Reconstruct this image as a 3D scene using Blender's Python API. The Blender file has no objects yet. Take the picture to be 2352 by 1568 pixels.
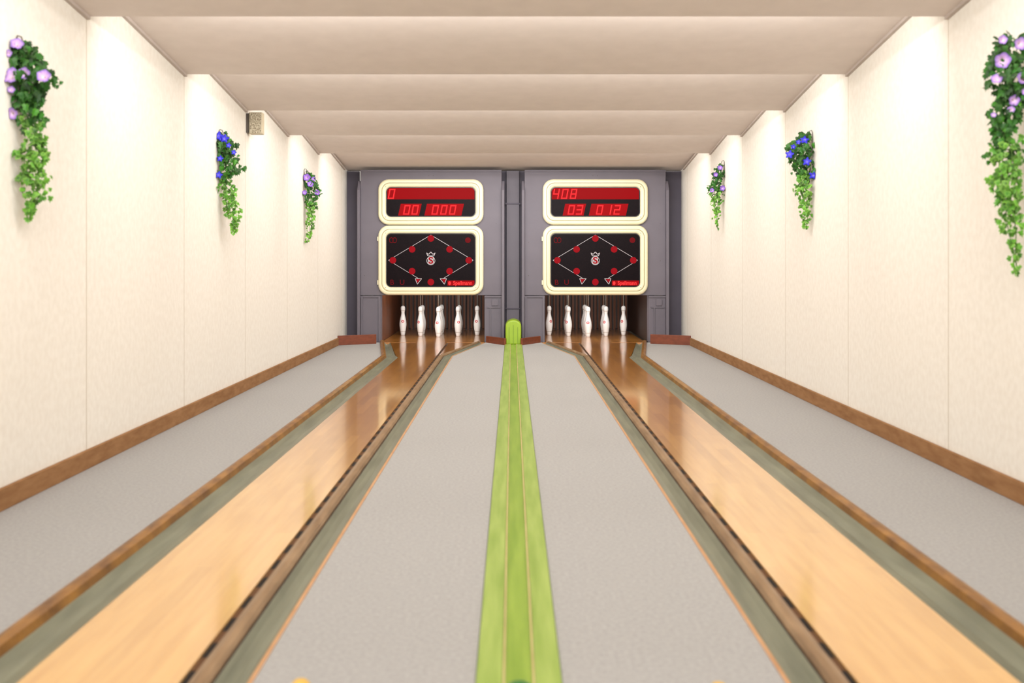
import bpy, math, random, bmesh
from mathutils import Vector, Matrix
random.seed(7)
S = bpy.context.scene
COL = S.collection
S.view_settings.view_transform = 'Standard'
S.view_settings.look = 'None'
S.view_settings.exposure = 0.0

F = 35/36*2352
H = 1.11
XL, XR = -2.271, 2.329
C0 = 0.018

def lin(c):
    out = []
    for v in c[:3]:
        v = v/255.0
        out.append(v/12.92 if v <= 0.04045 else ((v+0.055)/1.055)**2.4)
    return (out[0], out[1], out[2], 1.0)

# ------------------------------------------------------------ materials
def newmat(name):
    m = bpy.data.materials.new(name); m.use_nodes = True
    nt = m.node_tree
    return m, nt, nt.nodes, nt.links, nt.nodes['Principled BSDF']

def pmat(name, c1, c2=None, scale=5.0, rough=0.6, bump=0.0, stretch=(1,1,1), metallic=0.0, coat=0.0, detail=4, spec=0.5, bscale=None):
    m, nt, N, L, b = newmat(name)
    c2 = c2 or tuple(max(0, v*0.9) for v in c1)
    tc = N.new('ShaderNodeTexCoord'); mp = N.new('ShaderNodeMapping')
    mp.inputs['Scale'].default_value = stretch
    L.new(tc.outputs['Object'], mp.inputs['Vector'])
    nz = N.new('ShaderNodeTexNoise'); nz.inputs['Scale'].default_value = scale; nz.inputs['Detail'].default_value = detail
    L.new(mp.outputs[0], nz.inputs['Vector'])
    cr = N.new('ShaderNodeValToRGB')
    cr.color_ramp.elements[0].position = 0.3; cr.color_ramp.elements[1].position = 0.7
    cr.color_ramp.elements[0].color = lin(c1); cr.color_ramp.elements[1].color = lin(c2)
    L.new(nz.outputs['Fac'], cr.inputs[0]); L.new(cr.outputs[0], b.inputs['Base Color'])
    b.inputs['Roughness'].default_value = rough
    b.inputs['Metallic'].default_value = metallic
    b.inputs['Coat Weight'].default_value = coat
    b.inputs['Specular IOR Level'].default_value = spec
    if bump > 0:
        bp = N.new('ShaderNodeBump'); bp.inputs['Strength'].default_value = bump; bp.inputs['Distance'].default_value = 0.01
        nb = N.new('ShaderNodeTexNoise'); nb.inputs['Scale'].default_value = bscale or scale*6; nb.inputs['Detail'].default_value = 3
        L.new(mp.outputs[0], nb.inputs['Vector'])
        L.new(nb.outputs['Fac'], bp.inputs['Height']); L.new(bp.outputs[0], b.inputs['Normal'])
    return m

def emat(name, c, strength, base=(6, 1, 1)):
    m, nt, N, L, b = newmat(name)
    b.inputs['Base Color'].default_value = lin(base)
    b.inputs['Emission Color'].default_value = lin(c)
    b.inputs['Emission Strength'].default_value = strength
    b.inputs['Roughness'].default_value = 0.5
    b.inputs['Specular IOR Level'].default_value = 0.04
    return m

def wall_mat():
    m, nt, N, L, b = newmat('wallpaper_panel')
    tc = N.new('ShaderNodeTexCoord'); sp = N.new('ShaderNodeSeparateXYZ')
    L.new(tc.outputs['Object'], sp.inputs[0])
    a = N.new('ShaderNodeMath'); a.operation = 'SUBTRACT'; a.inputs[1].default_value = 5.313-1.583*6
    L.new(sp.outputs['Y'], a.inputs[0])
    d = N.new('ShaderNodeMath'); d.operation = 'DIVIDE'; d.inputs[1].default_value = 1.583
    L.new(a.outputs[0], d.inputs[0])
    fr = N.new('ShaderNodeMath'); fr.operation = 'FRACT'; L.new(d.outputs[0], fr.inputs[0])
    s = N.new('ShaderNodeMath'); s.operation = 'SUBTRACT'; s.inputs[1].default_value = 0.5; L.new(fr.outputs[0], s.inputs[0])
    ab = N.new('ShaderNodeMath'); ab.operation = 'ABSOLUTE'; L.new(s.outputs[0], ab.inputs[0])
    gt = N.new('ShaderNodeMath'); gt.operation = 'GREATER_THAN'; gt.inputs[1].default_value = 0.497; L.new(ab.outputs[0], gt.inputs[0])
    nz = N.new('ShaderNodeTexNoise'); nz.inputs['Scale'].default_value = 30; nz.inputs['Detail'].default_value = 6
    mp = N.new('ShaderNodeMapping'); mp.inputs['Scale'].default_value = (1, 1, 0.8)
    L.new(tc.outputs['Object'], mp.inputs[0]); L.new(mp.outputs[0], nz.inputs['Vector'])
    cr = N.new('ShaderNodeValToRGB')
    cr.color_ramp.elements[0].position = 0.35; cr.color_ramp.elements[1].position = 0.65
    cr.color_ramp.elements[0].color = lin((229, 224, 214)); cr.color_ramp.elements[1].color = lin((235, 231, 222))
    L.new(nz.outputs['Fac'], cr.inputs[0])
    mx = N.new('ShaderNodeMix'); mx.data_type = 'RGBA'
    L.new(gt.outputs[0], mx.inputs['Factor']); L.new(cr.outputs[0], mx.inputs['A'])
    mx.inputs['B'].default_value = lin((200, 191, 174))
    L.new(mx.outputs['Result'], b.inputs['Base Color'])
    b.inputs['Roughness'].default_value = 0.85
    b.inputs['Specular IOR Level'].default_value = 0.2
    bp = N.new('ShaderNodeBump'); bp.inputs['Strength'].default_value = 0.15; bp.inputs['Distance'].default_value = 0.003
    L.new(nz.outputs['Fac'], bp.inputs['Height']); L.new(bp.outputs[0], b.inputs['Normal'])
    return m

def lane_mat(name):
    m, nt, N, L, b = newmat(name)
    tc = N.new('ShaderNodeTexCoord'); mp = N.new('ShaderNodeMapping')
    mp.inputs['Rotation'].default_value = (0, 0, math.radians(90))
    L.new(tc.outputs['Object'], mp.inputs[0])
    br = N.new('ShaderNodeTexBrick')
    br.inputs['Scale'].default_value = 1.0; br.inputs['Brick Width'].default_value = 0.9; br.inputs['Row Height'].default_value = 0.06
    br.inputs['Mortar Size'].default_value = 0.0006; br.inputs['Mortar Smooth'].default_value = 0.2
    br.inputs['Color1'].default_value = (1, 1, 1, 1); br.inputs['Color2'].default_value = (0.66, 0.58, 0.46, 1)
    br.inputs['Mortar'].default_value = (0.6, 0.52, 0.42, 1); br.inputs['Bias'].default_value = -0.15
    L.new(mp.outputs[0], br.inputs['Vector'])
    nz = N.new('ShaderNodeTexNoise'); nz.inputs['Scale'].default_value = 3; nz.inputs['Detail'].default_value = 5
    m2 = N.new('ShaderNodeMapping'); m2.inputs['Scale'].default_value = (9, 0.8, 1)
    L.new(tc.outputs['Object'], m2.inputs[0]); L.new(m2.outputs[0], nz.inputs['Vector'])
    gr = N.new('ShaderNodeValToRGB'); gr.color_ramp.elements[0].position = .3; gr.color_ramp.elements[1].position = .7
    gr.color_ramp.elements[0].color = (.84, .76, .64, 1); gr.color_ramp.elements[1].color = (1, 1, 1, 1)
    L.new(nz.outputs['Fac'], gr.inputs[0])
    sp = N.new('ShaderNodeSeparateXYZ'); L.new(tc.outputs['Object'], sp.inputs[0])
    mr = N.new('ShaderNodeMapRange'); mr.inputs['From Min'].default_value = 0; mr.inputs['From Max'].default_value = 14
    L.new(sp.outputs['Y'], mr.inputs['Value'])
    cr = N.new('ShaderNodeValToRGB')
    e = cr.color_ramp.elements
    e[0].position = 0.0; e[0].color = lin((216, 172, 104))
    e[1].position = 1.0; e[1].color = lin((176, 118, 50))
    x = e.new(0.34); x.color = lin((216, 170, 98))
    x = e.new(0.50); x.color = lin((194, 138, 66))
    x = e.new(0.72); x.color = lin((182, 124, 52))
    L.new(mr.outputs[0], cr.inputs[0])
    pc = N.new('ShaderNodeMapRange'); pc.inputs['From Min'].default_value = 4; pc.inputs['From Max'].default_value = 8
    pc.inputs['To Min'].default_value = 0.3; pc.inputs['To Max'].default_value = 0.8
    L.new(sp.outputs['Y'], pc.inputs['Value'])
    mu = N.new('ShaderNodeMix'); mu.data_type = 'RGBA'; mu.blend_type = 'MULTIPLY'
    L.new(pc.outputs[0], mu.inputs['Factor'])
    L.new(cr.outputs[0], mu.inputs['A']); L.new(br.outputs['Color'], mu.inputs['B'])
    mu2 = N.new('ShaderNodeMix'); mu2.data_type = 'RGBA'; mu2.blend_type = 'MULTIPLY'; mu2.inputs['Factor'].default_value = 0.8
    L.new(mu.outputs['Result'], mu2.inputs['A']); L.new(gr.outputs[0], mu2.inputs['B'])
    L.new(mu2.outputs['Result'], b.inputs['Base Color'])
    b.inputs['Roughness'].default_value = 0.28
    b.inputs['Coat Weight'].default_value = 0.8; b.inputs['Coat Roughness'].default_value = 0.09
    return m

def slot_mat():
    m, nt, N, L, b = newmat('slot_dashes')
    tc = N.new('ShaderNodeTexCoord'); sp = N.new('ShaderNodeSeparateXYZ'); L.new(tc.outputs['Object'], sp.inputs[0])
    d = N.new('ShaderNodeMath'); d.operation = 'MULTIPLY'; d.inputs[1].default_value = 1/0.20; L.new(sp.outputs['Y'], d.inputs[0])
    fr = N.new('ShaderNodeMath'); fr.operation = 'FRACT'; L.new(d.outputs[0], fr.inputs[0])
    gt = N.new('ShaderNodeMath'); gt.operation = 'GREATER_THAN'; gt.inputs[1].default_value = 0.55; L.new(fr.outputs[0], gt.inputs[0])
    mx = N.new('ShaderNodeMix'); mx.data_type = 'RGBA'
    mx.inputs['A'].default_value = lin((20, 12, 8)); mx.inputs['B'].default_value = lin((96, 64, 36))
    L.new(gt.outputs[0], mx.inputs['Factor']); L.new(mx.outputs['Result'], b.inputs['Base Color'])
    b.inputs['Roughness'].default_value = 0.8
    return m

def slat_mat():
    m, nt, N, L, b = newmat('dark_wood_slats')
    tc = N.new('ShaderNodeTexCoord')
    w = N.new('ShaderNodeTexWave'); w.wave_type = 'BANDS'; w.bands_direction = 'X'; w.inputs['Scale'].default_value = 5.2
    w.inputs['Distortion'].default_value = 0.6
    L.new(tc.outputs['Object'], w.inputs['Vector'])
    cr = N.new('ShaderNodeValToRGB'); cr.color_ramp.elements[0].position = .1; cr.color_ramp.elements[1].position = .8
    cr.color_ramp.elements[0].color = lin((36, 16, 6)); cr.color_ramp.elements[1].color = lin((116, 62, 28))
    L.new(w.outputs['Fac'], cr.inputs[0]); L.new(cr.outputs[0], b.inputs['Base Color'])
    b.inputs['Roughness'].default_value = 0.5
    return m

def pin_mat():
    m, nt, N, L, b = newmat('pin_plastic')
    tc = N.new('ShaderNodeTexCoord'); sp = N.new('ShaderNodeSeparateXYZ'); L.new(tc.outputs['Object'], sp.inputs[0])
    def M(op, a, bb=None):
        n = N.new('ShaderNodeMath'); n.operation = op
        for i, v in enumerate((a, bb)):
            if v is None: continue
            if isinstance(v, (int, float)): n.inputs[i].default_value = v
            else: L.new(v, n.inputs[i])
        return n.outputs[0]
    ex = M('DIVIDE', sp.outputs['X'], 0.021)
    ez = M('DIVIDE', M('SUBTRACT', sp.outputs['Z'], 0.205), 0.019)
    r = M('SQRT', M('ADD', M('MULTIPLY', ex, ex), M('MULTIPLY', ez, ez)))
    ring = M('MULTIPLY', M('LESS_THAN', r, 1.0), M('GREATER_THAN', r, 0.45))
    front = M('LESS_THAN', sp.outputs['Y'], 0.0)
    mask = M('MULTIPLY', ring, front)
    z1 = M('MULTIPLY', M('GREATER_THAN', sp.outputs['Z'], 0.052), M('LESS_THAN', sp.outputs['Z'], 0.057))
    z2 = M('MULTIPLY', M('GREATER_THAN', sp.outputs['Z'], 0.362), M('LESS_THAN', sp.outputs['Z'], 0.367))
    mx = N.new('ShaderNodeMix'); mx.data_type = 'RGBA'
    mx.inputs['A'].default_value = lin((234, 230, 226)); mx.inputs['B'].default_value = lin((150, 130, 110))
    L.new(M('MAXIMUM', z1, z2), mx.inputs['Factor'])
    m2 = N.new('ShaderNodeMix'); m2.data_type = 'RGBA'
    L.new(mask, m2.inputs['Factor']); L.new(mx.outputs['Result'], m2.inputs['A']); m2.inputs['B'].default_value = lin((190, 40, 50))
    L.new(m2.outputs['Result'], b.inputs['Base Color'])
    b.inputs['Roughness'].default_value = 0.3
    return m

def attr_mat(name, kind):
    m, nt, N, L, b = newmat(name)
    at = N.new('ShaderNodeAttribute'); at.attribute_name = 'tint'
    sp = N.new('ShaderNodeSeparateColor'); L.new(at.outputs['Color'], sp.inputs[0])
    cr = N.new('ShaderNodeValToRGB'); e = cr.color_ramp.elements
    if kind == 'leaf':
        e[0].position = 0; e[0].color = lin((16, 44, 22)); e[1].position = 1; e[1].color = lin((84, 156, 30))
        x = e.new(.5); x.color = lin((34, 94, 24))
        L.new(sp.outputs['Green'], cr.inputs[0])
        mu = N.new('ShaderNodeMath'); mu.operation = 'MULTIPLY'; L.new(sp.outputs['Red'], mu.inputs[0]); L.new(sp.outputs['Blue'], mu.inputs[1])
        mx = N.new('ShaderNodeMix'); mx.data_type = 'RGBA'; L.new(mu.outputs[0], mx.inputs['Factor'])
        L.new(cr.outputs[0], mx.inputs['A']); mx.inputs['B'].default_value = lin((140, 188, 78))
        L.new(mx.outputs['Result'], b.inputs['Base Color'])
    else:
        if kind == 'lilac':
            cs = [(228, 208, 214), (182, 148, 200), (118, 90, 168)]
        elif kind == 'violet':
            cs = [(210, 186, 222), (146, 106, 190), (102, 68, 166)]
        else:
            cs = [(150, 140, 220), (44, 42, 190), (30, 24, 155)]
        e[0].position = 0; e[0].color = lin(cs[0]); e[1].position = 1; e[1].color = lin(cs[2])
        x = e.new(.45); x.color = lin(cs[1])
        L.new(sp.outputs['Red'], cr.inputs[0]); L.new(cr.outputs[0], b.inputs['Base Color'])
    b.inputs['Roughness'].default_value = 0.5
    b.inputs['Specular IOR Level'].default_value = 0.3
    return m

M_wall = wall_mat()
M_ceil = pmat('ceiling_board', (212, 201, 194), (217, 206, 199), 8, 0.8, 0.03, spec=.2)
M_trimc = pmat('ceiling_edge_trim', (182, 170, 162), (190, 178, 170), 12, 0.7)
M_base = pmat('baseboard_brown', (134, 96, 62), (158, 118, 80), 14, 0.85, 0.1, (1, .5, 2), spec=.2)
M_carpet = pmat('gray_carpet', (155, 154, 152), (170, 169, 167), 70, 0.95, 0.18, spec=0.1, bscale=300, detail=8)
M_sub = pmat('subfloor_dark', (84, 76, 62), (98, 88, 72), 5, 0.9)
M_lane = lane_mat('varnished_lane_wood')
M_gut = pmat('gutter_gray_green', (102, 105, 88), (126, 128, 108), 4, 0.4, 0.05, (6, .6, 1))
M_railg = pmat('golden_rail_wood', (104, 66, 24), (160, 112, 46), 9, 0.4, 0.1, (3, .8, 1), coat=.2)
M_railb = pmat('worn_brown_rail_wood', (116, 90, 62), (154, 126, 94), 7, 0.45, 0.1, (4, .6, 1))
M_edge = pmat('orange_edge_strip', (180, 134, 92), (194, 150, 108), 9, 0.6)
M_slot = slot_mat()
M_gc = pmat('green_groove', (118, 150, 40), (142, 170, 60), 3, 0.35, 0.03, (9, .7, 1))
M_gs = pmat('green_track_band', (128, 156, 60), (160, 182, 92), 3, 0.35, 0.03, (9, .7, 1))
M_gl = pmat('track_divider_tan', (176, 162, 106), (190, 178, 122), 6, 0.6)
M_hood = pmat('green_hood', (130, 160, 26), (142, 170, 38), 4, 0.4)
M_hood2 = pmat('green_hood_rib', (106, 136, 22), (118, 146, 28), 4, 0.5)  # slightly darker green for the raised ribs on the hood front
M_pur = pmat('purple_gray_paint', (96, 91, 99), (102, 97, 105), 3, 0.55, spec=.3)
M_purd = pmat('dark_purple_gray_paint', (76, 71, 82), (82, 77, 88), 3, 0.6, spec=.3)
M_red = pmat('reddish_brown_board', (100, 48, 28), (120, 60, 36), 7, 0.45, 0.05, (1, 4, 4))
M_slat = slat_mat()
M_cream = pmat('cream_plastic', (218, 209, 174), (222, 214, 180), 3, 0.4)
M_creamd = pmat('cream_groove', (160, 150, 112), (168, 158, 120), 3, 0.6)
M_blk = pmat('black_screen', (8, 3, 5), (20, 10, 14), 90, 0.4, spec=.06)
M_blk2 = pmat('black_bezel', (14, 12, 14), (18, 16, 16), 6, 0.4)
M_redbar = emat('red_display_window', (166, 4, 12), 1.0)
M_redblk = emat('red_display_block', (180, 4, 14), 1.0)
M_digit = emat('red_led_digit', (255, 44, 48), 1.4)
M_reddim = emat('dim_red_lettering', (120, 16, 22), 1.0)
M_reddot = emat('red_indicator', (172, 16, 28), 0.95)
M_redtx = emat('bright_red_lettering', (255, 60, 60), 1.2)
M_redglow = emat('red_sign_window', (170, 6, 14), 1.0)
M_white = pmat('white_line', (176, 170, 174), (184, 178, 182), 4, 0.5)
M_pin = pin_mat()
M_cord = pmat('gray_cord', (170, 160, 145), (185, 175, 160), 30, 0.8)
M_leaf = attr_mat('leaf_green', 'leaf'); M_lil = attr_mat('lilac_petal', 'lilac'); M_vio = attr_mat('violet_petal', 'violet'); M_blu = attr_mat('blue_petal', 'blue')
M_stem = pmat('vine_stem', (60, 96, 36), (84, 120, 48), 12, 0.7)
M_hook = pmat('metal_hook', (120, 116, 108), (140, 134, 126), 12, 0.4, metallic=.6)
M_spk = pmat('speckled_grille', (100, 88, 66), (206, 196, 172), 95, 0.7, 0.2, detail=1)
M_spkb = pmat('beige_housing', (184, 172, 146), (194, 182, 156), 8, 0.6)
M_dark = pmat('dark_metal', (60, 52, 46), (74, 66, 58), 8, 0.5)
M_ballg = pmat('dark_green_ball', (40, 104, 40), (50, 114, 46), 5, 0.3)
M_yel = pmat('yellow_knob', (206, 164, 70), (212, 172, 80), 5, 0.4)

# ------------------------------------------------------------ helpers
def link(o, parent=None):
    COL.objects.link(o)
    if parent is not None: o.parent = parent
    return o

def mobj(name, verts, faces, mat, parent=None, loc=(0,0,0), smooth=False):
    me = bpy.data.meshes.new(name); me.from_pydata([tuple(v) for v in verts], [], faces); me.validate(); me.update()
    mats = mat if isinstance(mat, (list, tuple)) else [mat]
    for m in mats: me.materials.append(m)
    if smooth:
        for p in me.polygons: p.use_smooth = True
    o = bpy.data.objects.new(name, me); o.location = loc
    return link(o, parent)

def fixn(o):
    bm = bmesh.new(); bm.from_mesh(o.data); bmesh.ops.recalc_face_normals(bm, faces=bm.faces); bm.to_mesh(o.data); bm.free()
    return o

def top(o, label, cat, group=None):
    o['label'] = label; o['category'] = cat
    if group: o['group'] = group
    return o

def empty(name, loc, label, cat, group=None):
    e = bpy.data.objects.new(name, None); e.location = loc; e.empty_display_size = 0.1
    COL.objects.link(e)
    return top(e, label, cat, group)

def boxvf(x0, x1, y0, y1, z0, z1, V, Fc):
    n = len(V)
    V += [(x0,y0,z0),(x1,y0,z0),(x1,y1,z0),(x0,y1,z0),(x0,y0,z1),(x1,y0,z1),(x1,y1,z1),(x0,y1,z1)]
    Fc += [tuple(n+i for i in f) for f in [(0,3,2,1),(4,5,6,7),(0,1,5,4),(1,2,6,5),(2,3,7,6),(3,0,4,7)]]

def boxes(name, lst, mat, parent=None, loc=(0,0,0), bevel=0.0):
    r = []
    for b in lst:
        V, Fc = [], []
        boxvf(*b, V, Fc)
        o = mobj(name, V, Fc, mat, parent, loc)
        if bevel > 0:
            m = o.modifiers.new('b', 'BEVEL'); m.width = bevel; m.segments = 2
        r.append(o)
    return r[0]

def prism(name, pts, z0, z1, mat, parent=None, bevel=0):
    n = len(pts)
    V = [(p[0], p[1], z0) for p in pts] + [(p[0], p[1], z1) for p in pts]
    Fc = [tuple(reversed(range(n))), tuple(range(n, 2*n))] + [(i, (i+1) % n, n+(i+1) % n, n+i) for i in range(n)]
    o = fixn(mobj(name, V, Fc, mat, parent))
    if bevel:
        m = o.modifiers.new('b', 'BEVEL'); m.width = bevel; m.segments = 2
    return o

def sweep(name, stations, mat, parent=None):
    V, Fc = [], []
    n = len(stations[0][1])
    for y, sec in stations:
        for (x, z) in sec: V.append((x, y, z))
    for k in range(len(stations)-1):
        for i in range(n):
            j = (i+1) % n
            Fc.append((k*n+i, k*n+j, (k+1)*n+j, (k+1)*n+i))
    Fc.append(tuple(range(n))); Fc.append(tuple((len(stations)-1)*n+i for i in reversed(range(n))))
    return fixn(mobj(name, V, Fc, mat, parent))

def tube(name, pts, r, mat, parent=None, seg=8, loc=(0,0,0)):
    V, Fc = [], []
    P = [Vector(p) for p in pts]
    for k, p in enumerate(P):
        t = (P[min(k+1, len(P)-1)] - P[max(k-1, 0)]).normalized()
        a = t.orthogonal().normalized(); b = t.cross(a)
        if k > 0:
            a = (pa - t*pa.dot(t)).normalized(); b = t.cross(a)
        pa = a
        for i in range(seg):
            an = 2*math.pi*i/seg
            V.append(p + (a*math.cos(an)+b*math.sin(an))*r)
    for k in range(len(P)-1):
        for i in range(seg):
            j = (i+1) % seg
            Fc.append((k*seg+i, k*seg+j, (k+1)*seg+j, (k+1)*seg+i))
    Fc.append(tuple(reversed(range(seg)))); Fc.append(tuple((len(P)-1)*seg+i for i in range(seg)))
    return mobj(name, V, Fc, mat, parent, loc, smooth=True)

# ------------------------------------------------------------ room shell
SP = 1.583
D1 = 5.313
ds = [D1+SP*k for k in range(-4, 5)]
def zb(d): return 2.452-0.0081*d
DEL = 0.2
FA = 13.45
def struct(o):
    o['kind'] = 'structure'; return o

struct(boxes('wall_left', [(XL-0.12, XL, -1.2, 16.3, -0.1, 2.85)], M_wall))
struct(boxes('wall_right', [(XR, XR+0.12, -1.2, 16.3, -0.1, 2.85)], M_wall))
struct(boxes('floor', [(XL, XR, -1.2, 16.3, -0.12, -0.055)], M_sub))
struct(boxes('wall_back', [(XL, XR, 16.3, 16.4, -0.12, 2.85)], M_purd))
pl = []
for k, d in enumerate(ds):
    z = zb(d)
    pl.append((d, z)); pl.append((d+0.012, z+DEL))
pl.append((FA+0.32, zb(FA+0.02)-0.004))
V, Fc = [], []
th = 0.018
for (d, z) in pl: V += [(XL, d, z), (XR, d, z)]
nn = len(pl)
for (d, z) in pl: V += [(XL, d, z+th+0.03), (XR, d, z+th+0.03)]
for i in range(nn-1):
    Fc.append((2*i, 2*i+1, 2*i+3, 2*i+2))
    o2 = 2*nn
    Fc.append((o2+2*i, o2+2*i+2, o2+2*i+3, o2+2*i+1))
Fc.append((0, 2*nn, 2*nn+1, 1)); Fc.append((2*nn-2, 2*nn-1, 4*nn-1, 4*nn-2))
struct(mobj('ceiling', V, Fc, M_ceil))
ti = 1
for xw, sg in ((XL, 1), (XR, -1)):
    for k, d in enumerate(ds):
        d2 = ds[k+1] if k+1 < len(ds) else FA
        z0 = zb(d)+DEL; z1 = zb(d2)
        V, Fc = [], []
        x0, x1 = xw, xw+sg*0.022
        for (y, z) in ((d+0.014, z0), (d2, z1+0.003)):
            V += [(x0, y, z), (x1, y, z), (x1, y, z-0.02), (x0, y, z-0.02)]
        Fc += [(1, 2, 6, 5), (2, 3, 7, 6), (0, 1, 2, 3), (4, 7, 6, 5), (0, 4, 5, 1), (0, 3, 7, 4)]
        struct(fixn(mobj('trim_%d' % ti, V, Fc, M_trimc))); ti += 1
struct(boxes('baseboard_left', [(XL, XL+0.02, -1.2, 12.93, 0.0, 0.10)], M_base, bevel=0.004))
struct(boxes('baseboard_right', [(XR-0.02, XR, -1.2, 12.93, 0.0, 0.10)], M_base, bevel=0.004))
WB = FA+0.24
for b in ((XL, -2.10, WB, WB+0.05, 0.0, 2.33), (-0.14, 0.165, WB, WB+0.05, 0.0, 2.33), (2.12, XR, WB, WB+0.05, 0.0, 2.33)):
    struct(boxes('trim_%d' % ti, [b], M_purd)); ti += 1
e = empty('center_pillar', (0.012, FA+0.17, 0), 'painted purple-gray pillar between the two scoring cabinets', 'pillar')
boxes('pillar_panel', [(-0.085, 0.085, 0, 0.06, 0, 1.875), (-0.085, 0.085, 0.01, 0.06, 1.885, 2.33)], M_pur, e)
boxes('pillar_molding', [(-0.10, 0.10, -0.012, 0, 1.87, 1.89), (-0.10, 0.10, -0.012, 0, 0.44, 0.455)], M_purd, e)

# ------------------------------------------------------------ floor strips
for s, lab in ((-1, 'l'), (1, 'r')):
    X = lambda u: C0+s*u
    xw = XL+0.004 if s < 0 else XR-0.004
    dk, de = 11.35, FA-0.02
    c = prism('carpet', [(X(1.51), -1.2), (X(1.51), dk), (X(1.80), de), (xw, de), (xw, -1.2)], -0.055, 0.0, M_carpet)
    top(c, 'light gray carpet strip between lane and wall', 'carpet', 'gray carpet strips')
    c = prism('carpet', [(X(0.115), -1.2), (X(0.70), -1.2), (X(0.70), 11.5), (X(0.365), de), (X(0.115), de)], -0.055, 0.0, M_carpet)
    top(c, 'light gray carpet strip beside the green ball return track', 'carpet', 'gray carpet strips')
    ln = empty('bowling_lane', (0, 0, 0), 'narrow varnished wooden ninepin lane with gutters and rails', 'bowling lane', 'ninepin lanes')
    def ring(u0, u1, prof):
        return [(X(u0+(u1-u0)*t), z) for t, z in prof] + [(X(u1), -0.055), (X(u0), -0.055)]
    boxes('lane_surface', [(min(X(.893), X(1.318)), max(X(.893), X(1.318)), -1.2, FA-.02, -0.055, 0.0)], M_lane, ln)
    boxes('lane_slot', [(min(X(.868), X(.893)), max(X(.868), X(.893)), -1.2, FA-.02, -0.055, -0.008)], M_slot, ln)
    pr = [(0, 0.0), (.15, .012), (.5, .018), (.85, .012), (1, 0.0)]
    sweep('lane_rail', [(-1.2, ring(.812, .868, pr)), (11.5, ring(.812, .868, pr)), (de, ring(.452, .50, pr))], M_railb, ln)
    pgr = [(0, -.008), (1, -.008)]
    sweep('rail_groove', [(-1.2, ring(.802, .812, pgr)), (11.5, ring(.802, .812, pgr)), (de, ring(.446, .452, pgr))], M_dark, ln)
    pg = [(0, -.002), (.2, -.018), (.5, -.026), (.8, -.018), (1, -.002)]
    sweep('gutter', [(-1.2, ring(.712, .802, pg)), (11.5, ring(.712, .802, pg)), (de, ring(.376, .446, pg))], M_gut, ln)
    pe = [(0, .003), (1, .003)]
    sweep('edge_strip', [(-1.2, ring(.70, .712, pe)), (11.5, ring(.70, .712, pe)), (de, ring(.365, .376, pe))], M_edge, ln)
    sweep('gutter', [(-1.2, ring(1.318, 1.45, pg)), (dk, ring(1.318, 1.45, pg)), (dk+.25, ring(1.38, 1.485, pg)), (de, ring(1.66, 1.74, pg))], M_gut, ln)
    pr2 = [(0, 0.0), (.1, .026), (.5, .034), (.9, .026), (1, 0.0)]
    r = sweep('lane_rail', [(-1.2, ring(1.45, 1.51, pr2)), (dk, ring(1.45, 1.51, pr2)), (de, ring(1.74, 1.80, pr2))], M_railg, ln)
    r['label'] = 'golden brown outer rail'
    prism('lane_wing', [(X(1.318), dk+.03), (X(1.36), dk+.17), (X(1.66), de), (X(1.318), de)], -0.055, -0.002, M_lane, ln)
    prism('lane_wing', [(X(.868), 11.55), (X(.50), de), (X(.868), de)], -0.055, -0.002, M_lane, ln)
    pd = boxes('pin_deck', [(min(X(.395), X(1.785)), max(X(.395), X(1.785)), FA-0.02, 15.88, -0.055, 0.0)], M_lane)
    top(pd, 'varnished wooden deck the ninepins stand on', 'pin deck', 'pin decks')

# ball return
br = empty('ball_return_track', (C0, 0, 0), 'long lime green ball return track with center groove', 'ball return')
HB = 13.05
boxes('track_band', [(-0.113, -0.042, -1.2, HB, -0.055, 0.010), (0.042, 0.113, -1.2, HB, -0.055, 0.010)], M_gs, br, bevel=0.004)
boxes('track_groove', [(-0.036, 0.036, -1.2, HB, -0.055, 0.004)], M_gc, br)
boxes('divider_strip', [(-0.042, -0.036, -1.2, HB, -0.055, 0.012), (0.036, 0.042, -1.2, HB, -0.055, 0.012)], M_gl, br)
hd = empty('ball_return_hood', (C0, HB, 0), 'upright arched lime green hood at the end of the track', 'ball return hood')
def arch(w, h, n=14):
    pts = [(-w, 0)]
    for i in range(n+1):
        a = math.pi - math.pi*i/n
        pts.append((w*math.cos(a), h-w*0.8+w*0.8*math.sin(a)))
    pts.append((w, 0))
    return pts
def archmesh(name, w, h, y0, y1, mat, parent, bev=.006):
    p = arch(w, h); n = len(p)
    V = [(a, y0, b) for a, b in p] + [(a, y1, b) for a, b in p]
    Fc = [tuple(range(n)), tuple(reversed(range(n, 2*n)))] + [(i, (i+1) % n, n+(i+1) % n, n+i) for i in range(n)]
    o = fixn(mobj(name, V, Fc, mat, parent)); m = o.modifiers.new('b', 'BEVEL'); m.width = bev; m.segments = 3; m.limit_method = 'ANGLE'
    return o
archmesh('hood_body', 0.104, 0.325, 0.0, 0.36, M_hood, hd, .02)
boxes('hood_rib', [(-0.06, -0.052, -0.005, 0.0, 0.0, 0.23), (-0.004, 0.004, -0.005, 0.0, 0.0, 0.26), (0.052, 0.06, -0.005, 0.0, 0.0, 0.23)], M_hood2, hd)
boxes('hood_base', [(-0.11, 0.11, 0.0, 0.36, -0.055, 0.0)], M_hood, hd)

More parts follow.
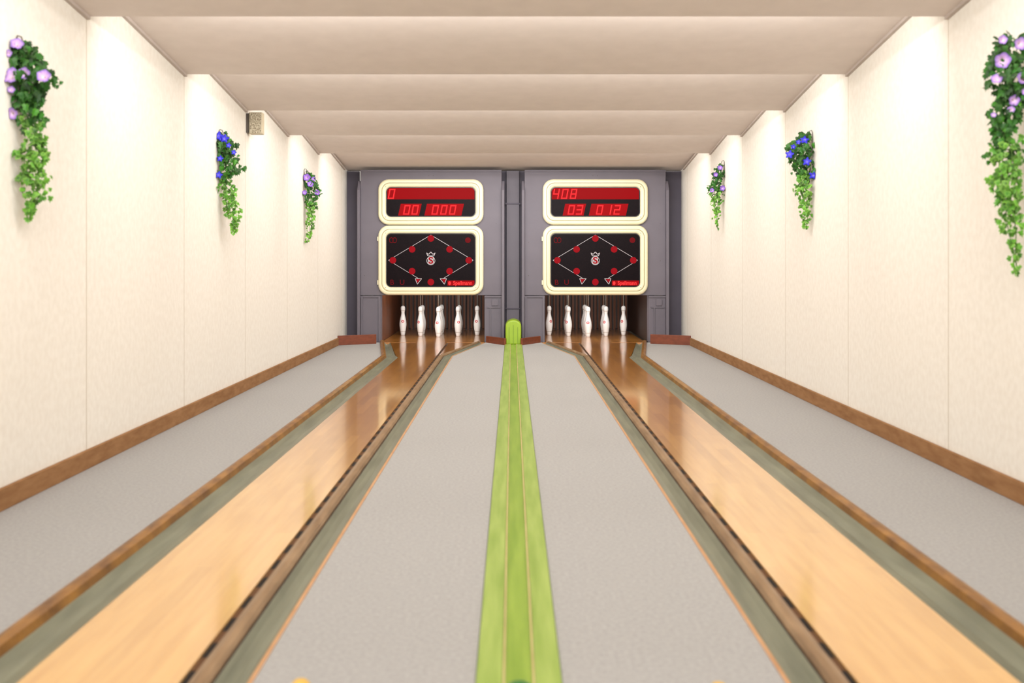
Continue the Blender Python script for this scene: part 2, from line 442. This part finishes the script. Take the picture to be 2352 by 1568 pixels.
def board(a, b, h, t, lab):
    A = Vector(a); B = Vector(b); d = (B-A).normalized(); n = Vector((-d.y, d.x))*t
    if n.y < 0: n = -n
    o = prism('kick_board', [tuple(A), tuple(B), tuple(B+n), tuple(A+n)], 0.0, h, M_red, bevel=.004)
    return top(o, lab, 'board', 'reddish-brown kick boards')
board((XL+0.004, 12.95), (-1.80, 13.22), 0.125, 0.03, 'reddish-brown kick board running from wall to lane pit')
board((1.835, 13.22), (XR-0.004, 12.95), 0.125, 0.03, 'reddish-brown kick board running from wall to lane pit')
board((-0.35, 13.38), (C0-0.118, 12.98), 0.09, 0.03, 'short angled reddish-brown board beside the green hood')
board((C0+0.118, 12.98), (0.385, 13.38), 0.09, 0.03, 'short angled reddish-brown board beside the green hood')

# ------------------------------------------------------------ scoring cabinets
K = 1/170.04
def rrect(w, h, r, n=7):
    pts = []
    for cx, cz, a0 in ((w-r, h-r, 0), (-w+r, h-r, 90), (-w+r, -h+r, 180), (w-r, -h+r, 270)):
        for i in range(n+1):
            a = math.radians(a0+90*i/n)
            pts.append((cx+r*math.cos(a), cz+r*math.sin(a)))
    return pts
def loft(name, loops, mat, parent, cap=False):
    V, Fc = [], []; n = len(loops[0][1])
    for y, lp in loops:
        for x, z in lp: V.append((x, y, z))
    for k in range(len(loops)-1):
        for i in range(n):
            j = (i+1) % n
            Fc.append((k*n+i, k*n+j, (k+1)*n+j, (k+1)*n+i))
    if cap: Fc.append(tuple((len(loops)-1)*n+i for i in range(n)))
    return fixn(mobj(name, V, Fc, mat, parent))
def quad(V, Fc, p, y):
    n = len(V)
    V += [(x, y, z) for x, z in p]; Fc.append(tuple(range(n, n+len(p))))
def q1(name, p, y, mat, parent):
    V, Fc = [], []; quad(V, Fc, p, y); return mobj(name, V, Fc, mat, parent)
def disc(cx, cz, r, n=8): return [(cx+r*math.cos(a*2*math.pi/n), cz+r*math.sin(a*2*math.pi/n)) for a in range(n)]
SEG = {'0': 'abcdef', '1': 'bc', '2': 'abged', '3': 'abgcd', '4': 'fgbc', '8': 'abcdefg'}
def digit(ch, x, z, w, h, y, parent, sl=0.18, t=2.8):
    V, Fc = [], []
    def P(a, b): return ((x+a+b*sl)*K, (z+b)*K)
    rc = {'a': (0, h-t, w, h), 'd': (0, 0, w, t), 'g': (0, h/2-t/2, w, h/2+t/2),
          'f': (0, h/2, t, h), 'b': (w-t, h/2, w, h), 'e': (0, 0, t, h/2), 'c': (w-t, 0, w, h/2)}
    for i, s_ in enumerate(SEG[ch]):
        a, b, c, d = rc[s_]
        quad(V, Fc, [P(a, b), P(c, b), P(c, d), P(a, d)], y-i*0.0002)
    mobj('led_digit', V, Fc, M_digit, parent)
def textmesh(name, s, size, x, z, y, mat, parent, sx=1.0, bold=0.0):
    cu = bpy.data.curves.new('t', 'FONT'); cu.body = s; cu.size = size; cu.align_x = 'CENTER'; cu.align_y = 'CENTER'; cu.extrude = 0.0008; cu.offset = bold
    o = bpy.data.objects.new('t', cu); COL.objects.link(o)
    bpy.context.view_layer.update()
    dg = bpy.context.evaluated_depsgraph_get()
    me = bpy.data.meshes.new_from_object(o.evaluated_get(dg))
    bpy.data.objects.remove(o)
    me.transform(Matrix.Translation((x, y, z)) @ Matrix.Rotation(math.radians(90), 4, 'X') @ Matrix.Diagonal((sx, 1, 1, 1)))
    me.name = name
    me.materials.clear(); me.materials.append(mat)
    ob = bpy.data.objects.new(name, me)
    return link(ob, parent)
def frame(parent, w, h, hinge):
    r = 24
    def lp(off, rr=None): return [(x*K, z*K) for x, z in rrect(w-off, h-off, max((rr or r)-off*0.7, 5))]
    loft('frame', [(-0.001, lp(0)), (-0.035, lp(0)), (-0.052, lp(2)), (-0.058, lp(5)), (-0.058, lp(8))], M_cream, parent)
    loft('frame_groove', [(-0.058, lp(8)), (-0.054, lp(8.4)), (-0.054, lp(9.2)), (-0.058, lp(9.6))], M_creamd, parent)
    loft('inner_frame', [(-0.058, lp(9.6)), (-0.060, lp(12)), (-0.052, lp(16)), (-0.030, lp(18.2))], M_cream, parent)
    loft('bezel', [(-0.034, lp(16.5)), (-0.034, lp(19.5)), (-0.026, lp(19.8))], M_blk2, parent)
    loft('screen', [(-0.001, lp(17)), (-0.028, lp(17))], M_blk, parent, cap=True)
    for sx in (-1, 1):
        for sz in (-1, 1):
            q1('corner_screw', disc(sx*(w-17.5)*K, sz*(h-17.5)*K, .006), -0.0605, M_hook, parent)
    if hinge:
        boxes('hinge', [(-w*K-0.013, -w*K, -0.03, -0.001, (50-6)*K, (50+4)*K), (-w*K-0.013, -w*K, -0.03, -0.001, (-50-6)*K, (-50+4)*K)], M_cream, parent)

def cabinet(cx, digits):
    X0 = (cx-1176)*K
    e = empty('pinsetter_cabinet', (X0, FA, 0), 'purple-gray painted cabinet housing the pin pit below two score panels', 'cabinet', 'pinsetter cabinets')
    zt = 2.33; zo = 0.635
    xl, xr = -0.953, 0.953; ol, orr = -0.68, 0.722
    boxes('front_panel', [(xl, xr, 0, 0.05, zo, zt)], M_pur, e, bevel=.004)
    boxes('cabinet_leg', [(xl, ol, 0.015, 0.16, 0, zo-0.008), (orr, xr, 0.015, 0.16, 0, zo-0.008)], M_pur, e, bevel=.004)
    boxes('leg_molding', [(xl, ol, 0.0, 0.015, zo-0.03, zo-0.012), (xl+.005, xl+.03, 0, .015, 0, zo-.03), (ol-.03, ol-.005, 0, .015, 0, zo-.03)], M_pur, e)
    boxes('leg_molding', [(orr, xr, 0.0, 0.015, zo-0.03, zo-0.012), (orr+.03, xr-.02, 0, .015, zo-.17, zo-.155), (orr+.07, orr+.085, 0, .015, 0, zo-.17), (orr+.1, xr-.05, 0, .015, zo-.14, zo-.05)], M_pur, e)
    boxes('top_molding', [(xl, xr, -0.012, 0, zt-0.03, zt-0.005)], M_pur, e, bevel=.003)
    for a, b in ((-0.992, -0.953), (0.953, 0.992)):
        V = [(a, -0.05, 0.0), (b, -0.05, 0.0), (b, .22, 0.0), (a, .22, 0.0), (a, -0.05, 2.05), (b, -0.05, 2.05), (b, 0.04, 2.18), (a, 0.04, 2.18), (b, .22, 2.18), (a, .22, 2.18)]
        Fc = [(0,3,2,1), (0,1,5,4), (4,5,6,7), (7,6,8,9), (2,3,9,8), (1,2,8,6,5), (0,4,7,9,3)]
        o = fixn(mobj('side_board', V, Fc, M_pur, e))
        m = o.modifiers.new('b', 'BEVEL'); m.width = .004
    for (sx, sz) in ((-.9, 1.35), (-.9, .9), (.88, 1.6), (.88, 1.1), (0.03, 2.25), (-.03, 2.25)):
        q1('screw', disc(sx, sz, .005), -0.0015, M_dark, e)
    boxes('pit_back', [(ol, orr, 2.45, 2.47, 0, 1.0)], M_slat, e)
    boxes('pit_side', [(ol-.02, ol, 0.16, 2.45, 0, 1.0), (orr, orr+.02, 0.16, 2.45, 0, 1.0)], M_slat, e)
    boxes('pit_top', [(ol-.02, orr+.02, 0.051, 2.47, 1.0, 1.02)], M_dark, e)
    boxes('pit_slat', [(ol+.02+i*.098, ol+.07+i*.098, 2.42, 2.45, 0.02, 1.0) for i in range(14)], M_slat, e, bevel=.004)
    u = empty('score_display', (X0, FA, H+(597-464)*K), 'cream-framed electronic score display with red digits', 'scoreboard', 'score displays')
    frame(u, 120.5, 52, False)
    y1, y2, y3 = -0.030, -0.032, -0.034
    q1('display_window', [(-100*K, 6*K), (100*K, 6*K), (100*K, 32*K), (-100*K, 32*K)], y1, M_redbar, u)
    q1('display_window', [(-75*K, -31*K), (-27*K, -31*K), (-21*K, -4*K), (-69*K, -4*K)], y1, M_redblk, u)
    q1('display_window', [(-15*K, -31*K), (70*K, -31*K), (76*K, -4*K), (-9*K, -4*K)], y1, M_redblk, u)
    t_, b1, b2 = digits
    for i, ch in enumerate(t_): digit(ch, -99+i*20, 7, 14, 23, y2, u)
    for i, ch in enumerate(b1): digit(ch, -64+i*19, -29, 14, 22, y2, u)
    for i, ch in enumerate(b2): digit(ch, 1+i*20, -29, 14, 22, y2, u)
    l = empty('pin_indicator_panel', (X0, FA, H+(597-597.5)*K), 'cream-framed black panel with red lights in a pin diamond', 'scoreboard', 'pin indicator panels')
    frame(l, 120.5, 79.5, True)
    def seg(V, Fc, a, b, w=0.85, y=y1):
        A = Vector(a); B = Vector(b); n = Vector((-(B-A).y, (B-A).x)).normalized()*w/2
        quad(V, Fc, [((p.x)*K, (p.y)*K) for p in (A-n, B-n, B+n, A+n)], y)
    for a, b in (((-97, 0), (0, 58)), ((0, 58), (97, 0)), ((-97, 0), (-28, -42)), ((97, 0), (28, -42))):
        V, Fc = [], []; seg(V, Fc, a, b); mobj('diagram_line', V, Fc, M_white, l)
    for s_ in (-1, 1):
        V, Fc = [], []
        tri = [(s_*21, -42), (s_*36, -42), (s_*31, -55)]
        for i in range(3): seg(V, Fc, tri[i], tri[(i+1) % 3], 1.1)
        mobj('diagram_arrow_outline', V, Fc, M_white, l)
        q1('diagram_arrow', [(s_*24*K, -43*K), (s_*34.5*K, -43*K), (s_*31*K, -52*K)], y1, M_reddot, l)
    for (px, pz) in ((0, 50), (-43, 25), (43, 25), (-87, 0), (87, 0), (-43, -25), (43, -25), (0, -50)):
        c1 = disc(px*K, pz*K, 7.6*K, 24)
        n0 = [(x, y1, z) for x, z in c1] + [(x, y2-.001, z) for x, z in c1]
        Fc = [tuple(range(24, 48))] + [(i, (i+1) % 24, 24+(i+1) % 24, 24+i) for i in range(24)]
        fixn(mobj('indicator_light', n0, Fc, M_reddot, l))
    V, Fc = [], []
    def ringm(V, Fc, cx, cz, ri, ro, rz=1.0, y=y2, n=24):
        for i in range(n):
            a0, a1 = 2*math.pi*i/n, 2*math.pi*(i+1)/n
            f = lambda r, a: ((cx+r*math.cos(a))*K, (cz+(r*math.sin(a))*rz)*K)
            quad(V, Fc, [f(ri, a0), f(ro, a0), f(ro, a1), f(ri, a1)], y)
    ringm(V, Fc, 0, -1, 9.0, 9.9)
    mobj('emblem_ring', V, Fc, M_white, l)
    V, Fc = [], []
    cr_ = [(-7, 10), (-10, 17), (-5, 13.5), (0, 19), (5, 13.5), (10, 17), (7, 10)]
    for i in range(7): seg(V, Fc, cr_[i], cr_[(i+1) % 7], 1.4, y2)
    mobj('emblem_crown', V, Fc, M_white, l)
    textmesh('emblem_letter', 'S', 21*K, 0, -1*K, y3, M_reddot, l, 1.15, 0.004)
    textmesh('emblem_letter_outline', 'S', 21*K, 0, -1*K, y2, M_white, l, 1.2, 0.010)
    textmesh('lettering', 'B', 17*K, -89*K, -51*K, y1, M_reddim, l)
    textmesh('lettering', 'U', 17*K, -66*K, -51*K, y1, M_reddim, l)
    q1('sign_window', [(38*K, -58*K), (100*K, -58*K), (100*K, -46.5*K), (38*K, -46.5*K)], y1, M_redglow, l)
    textmesh('lettering', 'Spellmann', 12.5*K, 73*K, -52.5*K, y2, M_redtx, l, 0.86, 0.0018)
    q1('lettering_mark', [((43+3.2*math.cos(a*.628))*K, (-52.5+4.6*math.sin(a*.628))*K) for a in range(10)], y2, M_redtx, l)
    for cxx in (-90.5, -83):
        V, Fc = [], []
        ringm(V, Fc, cxx, 46, 3.6, 5.0, 1.35, y1, 20); mobj('symbol_ring', V, Fc, M_reddim, l)
    q1('symbol_dot', disc(85*K, 46*K, 6.5*K, 20), y1, M_reddim, l)

cabinet(990, ('0', '00', '000'))
cabinet(1367, ('408', '03', '012'))

# ------------------------------------------------------------ pins
prof = [(0, 0), (.028, 0), (.031, .006), (.037, .04), (.046, .09), (.0525, .14), (.053, .17), (.049, .21), (.038, .26), (.028, .30), (.0245, .325), (.026, .345),
        (.032, .368), (.0345, .39), (.032, .413), (.022, .429), (.008, .435), (0, .4355)]
seg = 28
V, Fc = [], []
for (r, z) in prof:
    for i in range(seg):
        a = 2*math.pi*i/seg; V.append((r*math.cos(a), r*math.sin(a), z))
for k in range(len(prof)-1):
    for i in range(seg):
        j = (i+1) % seg; Fc.append((k*seg+i, k*seg+j, (k+1)*seg+j, (k+1)*seg+i))
pin0 = mobj('bowling_pin', V, Fc, M_pin, smooth=True)
bm = bmesh.new(); bm.from_mesh(pin0.data); bmesh.ops.remove_doubles(bm, verts=bm.verts, dist=1e-5); bmesh.ops.recalc_face_normals(bm, faces=bm.faces); bm.to_mesh(pin0.data); bm.free()
for p in pin0.data.polygons: p.use_smooth = True
cord0 = tube('cord', [(0, 0, .432), (0, 0, .7), (0, 0, 0.99)], 0.0035, M_cord, pin0, 6)
first = True
q = 0.275; qd = 0.17
for cx in (-1.065, 1.10):
    for (a, b) in ((0, 0), (-1, 1), (1, 1), (0, 2), (-2, 2), (2, 2), (-1, 3), (1, 3), (0, 4)):
        if first:
            p, c = pin0, cord0; first = False
        else:
            p = pin0.copy(); COL.objects.link(p); c = cord0.copy(); COL.objects.link(c); c.parent = p
        p.location = (cx+a*q, 14.4+b*qd, 0.0)
        p.rotation_euler = (0, 0, random.uniform(-0.8, 0.8))
        top(p, 'white ninepin with red badge hanging on a cord', 'bowling pin', 'ninepins set on the pin decks')

# ------------------------------------------------------------ wall speaker
sx = 8.50
sc = F/sx
e = empty('wall_speaker', (XL, sx, H+(597-307)/sc), 'small beige wall box with speckled perforated front', 'speaker')
boxes('speaker_body', [(0.022, 0.135, 0.006, 0.09, 0, 0.185)], M_spkb, e, bevel=.006)
boxes('speaker_grille', [(0.028, 0.130, 0.0, 0.006, 0.005, 0.18)], M_spk, e, bevel=.003)
boxes('mounting_bracket', [(0.0, 0.022, 0.0, 0.08, 0.01, 0.175)], M_dark, e)

# ------------------------------------------------------------ hanging plants
def setattr_col(me, cols):
    at = me.color_attributes.new('tint', 'FLOAT_COLOR', 'POINT')
    for i, c in enumerate(cols): at.data[i].color = c
def lerp(a, b, t): return a+(b-a)*t
def plant(side, d, spine, flowers, fmat, blue, nleaf, label, leafr=0.024):
    scale = F/d
    xw = XL if side < 0 else XR
    wp = 1176+xw*scale
    inn = 1 if side < 0 else -1
    zc = lambda y: H+(597-y)/scale
    z0 = zc(spine[0][0])
    e = empty('hanging_plant', (xw, d, z0-0.1), label, 'hanging plant', 'artificial flower sprays on the walls')
    O = Vector((xw, d, z0-0.1))
    sp = []
    for (y, px, r) in spine:
        b = abs(px-wp)/scale if (px-wp)*inn > 0 else 0.01
        sp.append((zc(y), b, r/scale))
    wts = []
    for i in range(len(sp)-1):
        L_ = sp[i][0]-sp[i+1][0]; rr = (sp[i][2]+sp[i+1][2])/2
        wts.append(L_*(rr**1.15))
    V, Fc, Cc = [], [], []
    outline = [(0, -.75), (.45, -.95), (.95, -.45), (.62, -.05), (.75, .55), (.3, .5), (0, 1.25), (-.3, .5), (-.75, .55), (-.62, -.05), (-.95, -.45), (-.45, -.95)]
    ztop, zbot = sp[0][0], sp[-1][0]
    ph1, ph2 = random.uniform(0, 6), random.uniform(0, 6)
    for _ in range(nleaf):
        i = random.choices(range(len(wts)), wts)[0]; t = random.random()
        z = lerp(sp[i][0], sp[i+1][0], t); b = lerp(sp[i][1], sp[i+1][1], t); r = lerp(sp[i][2], sp[i+1][2], t)
        r *= 1+.20*math.sin(z*38+ph1)+.12*math.sin(z*71+ph2)
        fr = (ztop-z)/(ztop-zbot)
        an = random.uniform(0, 2*math.pi); q_ = math.sqrt(random.random())*random.choice((1, 1, 1, 1.15))
        cb = b+math.cos(an)*r*q_*0.95; cd = math.sin(an)*r*q_*0.9
        c = Vector((xw+inn*cb, d+cd, z+random.uniform(-.015, .015)))
        nrm = Vector((inn*0.4, -0.9, 0.35))+Vector([random.uniform(-.8, .8) for _ in range(3)]); nrm.normalize()
        dn = Vector((random.uniform(-.7, .7), random.uniform(-.3, .3), -1)); tv = (dn-nrm*dn.dot(nrm)).normalized(); sv = nrm.cross(tv)
        lr = leafr*random.uniform(.6, 1.2)*(1.12-0.4*fr)
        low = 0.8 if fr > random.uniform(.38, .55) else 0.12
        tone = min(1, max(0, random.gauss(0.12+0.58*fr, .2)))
        n0 = len(V)
        pts = [c+nrm*lr*0.12]+[c+sv*a*lr*.85+tv*bb*lr-nrm*lr*.25*abs(a) for a, bb in outline]
        for p in pts:
            p.x = max(p.x, xw+.004) if side < 0 else min(p.x, xw-.004)
            V.append(p-O)
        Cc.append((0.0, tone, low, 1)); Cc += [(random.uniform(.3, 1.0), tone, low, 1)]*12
        for k in range(12): Fc.append((n0, n0+1+k, n0+1+(k+1) % 12))
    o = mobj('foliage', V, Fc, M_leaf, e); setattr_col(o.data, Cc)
    for s_ in range(3):
        pts = []
        ph = random.uniform(0, 6)
        for i, (z, b, r) in enumerate(sp):
            bb = max(.006, b+math.cos(ph+i)*r*.35)
            pts.append(Vector((xw+inn*bb, d+math.sin(ph+i*1.3)*r*.35, z))-O)
        tube('vine_stem', pts, 0.0022, M_stem, e, 5)
    hook = [Vector((inn*.006, 0, .1-.13)), Vector((inn*.006, 0, .12)), Vector((inn*.012, -.002, .135)), Vector((inn*.03, -.004, .13)), Vector((inn*.04, -.006, .10)), Vector((inn*.05, -.006, .05))]
    tube('wall_hook', hook, 0.004, M_hook, e, 6)
    for (px, py, pr) in flowers:
        rr = pr/scale
        b = max(abs(px-wp)/scale, rr*.5) if (px-wp)*inn > 0 else rr*.5
        z = zc(py)
        rad = 0.05
        for i in range(len(sp)-1):
            if sp[i][0] >= z >= sp[i+1][0]: rad = (sp[i][2]+sp[i+1][2])/2
        c = Vector((xw+inn*b, d-rad*.85, z))-O
        nrm = Vector((inn*random.uniform(0, .6), -1, random.uniform(-.3, .5))).normalized()
        av = nrm.orthogonal().normalized(); bv = nrm.cross(av)
        rings = [(0.05, -.75, 0), (.14, -.55, 0.05), (.3, -.3, .25), (.65, -.05, .55), (1.0, 0.08, 1.0)] if not blue else [(0.04, -.3, 0), (.2, -.12, .2), (.5, .02, .5), (.8, .05, .8), (1.05, -.08, 1.0)]
        V, Fc, Cc = [], [], []; sg_ = 30
        for k, (rk, dk_, tk) in enumerate(rings):
            for i in range(sg_):
                a = 2*math.pi*i/sg_
                lob = (1+(.08 if not blue else .28)*math.cos(5*a)*tk)
                V.append(c+(av*math.cos(a)+bv*math.sin(a))*rr*rk*lob+nrm*rr*dk_+nrm*rr*.08*math.cos(10*a)*tk)
                Cc.append((tk, 0, 0, 1))
        for v in V:
            wx = v.x+O.x
            if side < 0 and wx < xw+.004: v.x = xw+.004-O.x
            if side > 0 and wx > xw-.004: v.x = xw-.004-O.x
        for k in range(len(rings)-1):
            for i in range(sg_):
                j = (i+1) % sg_; Fc.append((k*sg_+i, k*sg_+j, (k+1)*sg_+j, (k+1)*sg_+i))
        Fc.append(tuple(range(sg_)))
        o = mobj('flower', V, Fc, fmat, e, smooth=True); setattr_col(o.data, Cc)
    return e

plant(-1, 4.55, [(100, 48, 20), (130, 55, 42), (165, 68, 50), (205, 68, 48), (240, 58, 38), (275, 72, 30), (330, 80, 26), (370, 72, 34), (415, 75, 36), (445, 85, 28), (475, 68, 20), (505, 66, 8)],
      [(34, 181, 20), (52, 106, 14), (76, 176, 13), (120, 182, 15), (17, 265, 13), (22, 130, 8), (44, 212, 8), (40, 108, 8)], M_lil, False, 600,
      'trailing green foliage with large pale lilac trumpet flowers', .021)
plant(-1, 7.7, [(308, 510, 12), (330, 515, 22), (360, 522, 26), (385, 532, 27), (410, 514, 18), (440, 522, 20), (475, 530, 22), (505, 541, 15), (538, 537, 6)],
      [(504, 314, 9), (520, 320, 8), (512, 366, 6), (543, 352, 5), (508, 403, 7), (531, 336, 5)], M_blu, True, 380,
      'trailing variegated foliage with deep blue flowers', .023)
plant(-1, 10.85, [(395, 706, 8), (415, 712, 16), (440, 718, 22), (460, 715, 17), (485, 716, 12), (515, 713, 11), (540, 710, 9), (558, 704, 4)],
      [(707, 408, 8), (716, 424, 7), (732, 443, 6), (703, 443, 5), (722, 412, 5)], M_vio, False, 250,
      'trailing variegated foliage with small violet flowers', .023)
plant(1, 4.42, [(85, 2325, 22), (115, 2318, 42), (150, 2305, 44), (190, 2312, 48), (235, 2318, 38), (280, 2305, 30), (330, 2308, 36), (380, 2312, 34), (430, 2310, 30), (480, 2318, 28), (530, 2325, 22), (580, 2330, 16), (635, 2338, 7)],
      [(2285, 146, 17), (2330, 106, 14), (2333, 186, 16), (2270, 188, 12), (2315, 235, 12), (2338, 216, 9), (2290, 97, 10), (2308, 256, 8), (2268, 268, 6)], M_lil, False, 700,
      'long trailing foliage with large pale lilac trumpet flowers', .021)
plant(1, 7.7, [(310, 1848, 12), (335, 1838, 30), (360, 1834, 32), (385, 1846, 25), (410, 1848, 20), (440, 1844, 20), (470, 1848, 15), (500, 1850, 11), (525, 1850, 4)],
      [(1843, 323, 8), (1806, 357, 8), (1846, 373, 8), (1862, 404, 8), (1829, 328, 5), (1815, 340, 5)], M_blu, True, 370,
      'trailing variegated foliage with deep blue flowers on a metal hook', .023)
plant(1, 10.9, [(376, 1657, 7), (395, 1652, 14), (425, 1645, 19), (448, 1643, 19), (470, 1645, 12), (500, 1645, 9), (524, 1648, 3)],
      [(1652, 386, 6), (1632, 438, 5), (1656, 433, 6), (1641, 402, 5)], M_vio, False, 240,
      'trailing variegated foliage with small violet flowers', .022)

# ------------------------------------------------------------ items at the near end of the track
def lathe(name, prof, mat, parent=None, loc=(0,0,0), seg=24):
    V, Fc = [], []
    for r, z in prof:
        for i in range(seg):
            a = 2*math.pi*i/seg; V.append((r*math.cos(a), r*math.sin(a), z))
    for k in range(len(prof)-1):
        for i in range(seg):
            j = (i+1) % seg; Fc.append((k*seg+i, k*seg+j, (k+1)*seg+j, (k+1)*seg+i))
    Fc.append(tuple(range(seg))); Fc.append(tuple((len(prof)-1)*seg+i for i in range(seg)))
    return fixn(mobj(name, V, Fc, mat, parent, loc, smooth=True))
R = .045
ball = lathe('bowling_ball', [(max(.001, R*math.sin(math.pi*i/16)), R-R*math.cos(math.pi*i/16)) for i in range(17)], M_ballg, None, (C0, 2.40, 0.005))
top(ball, 'dark green ball resting in the ball return groove', 'bowling ball')
for x, y in ((-0.515, 2.425), (0.50, 2.405)):
    k = lathe('floor_knob', [(.014, 0), (.012, .008), (.009, .016), (.009, .040), (.015, .046), (.023, .057), (.025, .067), (.023, .078), (.014, .087), (.002, .090)], M_yel, None, (x, y, 0.0))
    top(k, 'small yellow rounded knob standing on the carpet', 'knob', 'yellow knobs')

# ------------------------------------------------------------ lights
def area(loc, rot, sx_, sy_, en, col, name):
    l = bpy.data.lights.new(name, 'AREA'); l.shape = 'RECTANGLE'; l.size = sx_; l.size_y = sy_; l.energy = en; l.color = col
    o = bpy.data.objects.new(name, l); o.location = loc; o.rotation_euler = rot; COL.objects.link(o); return o
warm = (1.0, 0.98, 0.955)
for d in ds:
    area(((XL+XR)/2, d+0.05, zb(d)+0.09), (math.radians(70), 0, 0), 3.85, 0.05, 47, warm, 'tube_light')
for cx in (-1.065, 1.10):
    area((cx, FA+0.25, 0.92), (math.radians(38), 0, 0), 1.2, 0.12, 15, warm, 'pit_light')
w = bpy.data.worlds.new('World'); S.world = w; w.use_nodes = True
bg = w.node_tree.nodes['Background']; bg.inputs[0].default_value = (1.0, .97, .94, 1); bg.inputs[1].default_value = 1.4

# ------------------------------------------------------------ camera
cam = bpy.data.cameras.new('camera'); co = bpy.data.objects.new('camera', cam); COL.objects.link(co)
co.location = (0, 0, H); co.rotation_euler = (math.radians(90), 0, 0)
cam.lens = 35; cam.sensor_width = 36; cam.sensor_fit = 'HORIZONTAL'
cam.shift_y = (597-784)/2352; cam.clip_start = 0.05
cam.dof.use_dof = True; cam.dof.focus_distance = 13.6; cam.dof.aperture_fstop = 2.4
S.camera = co
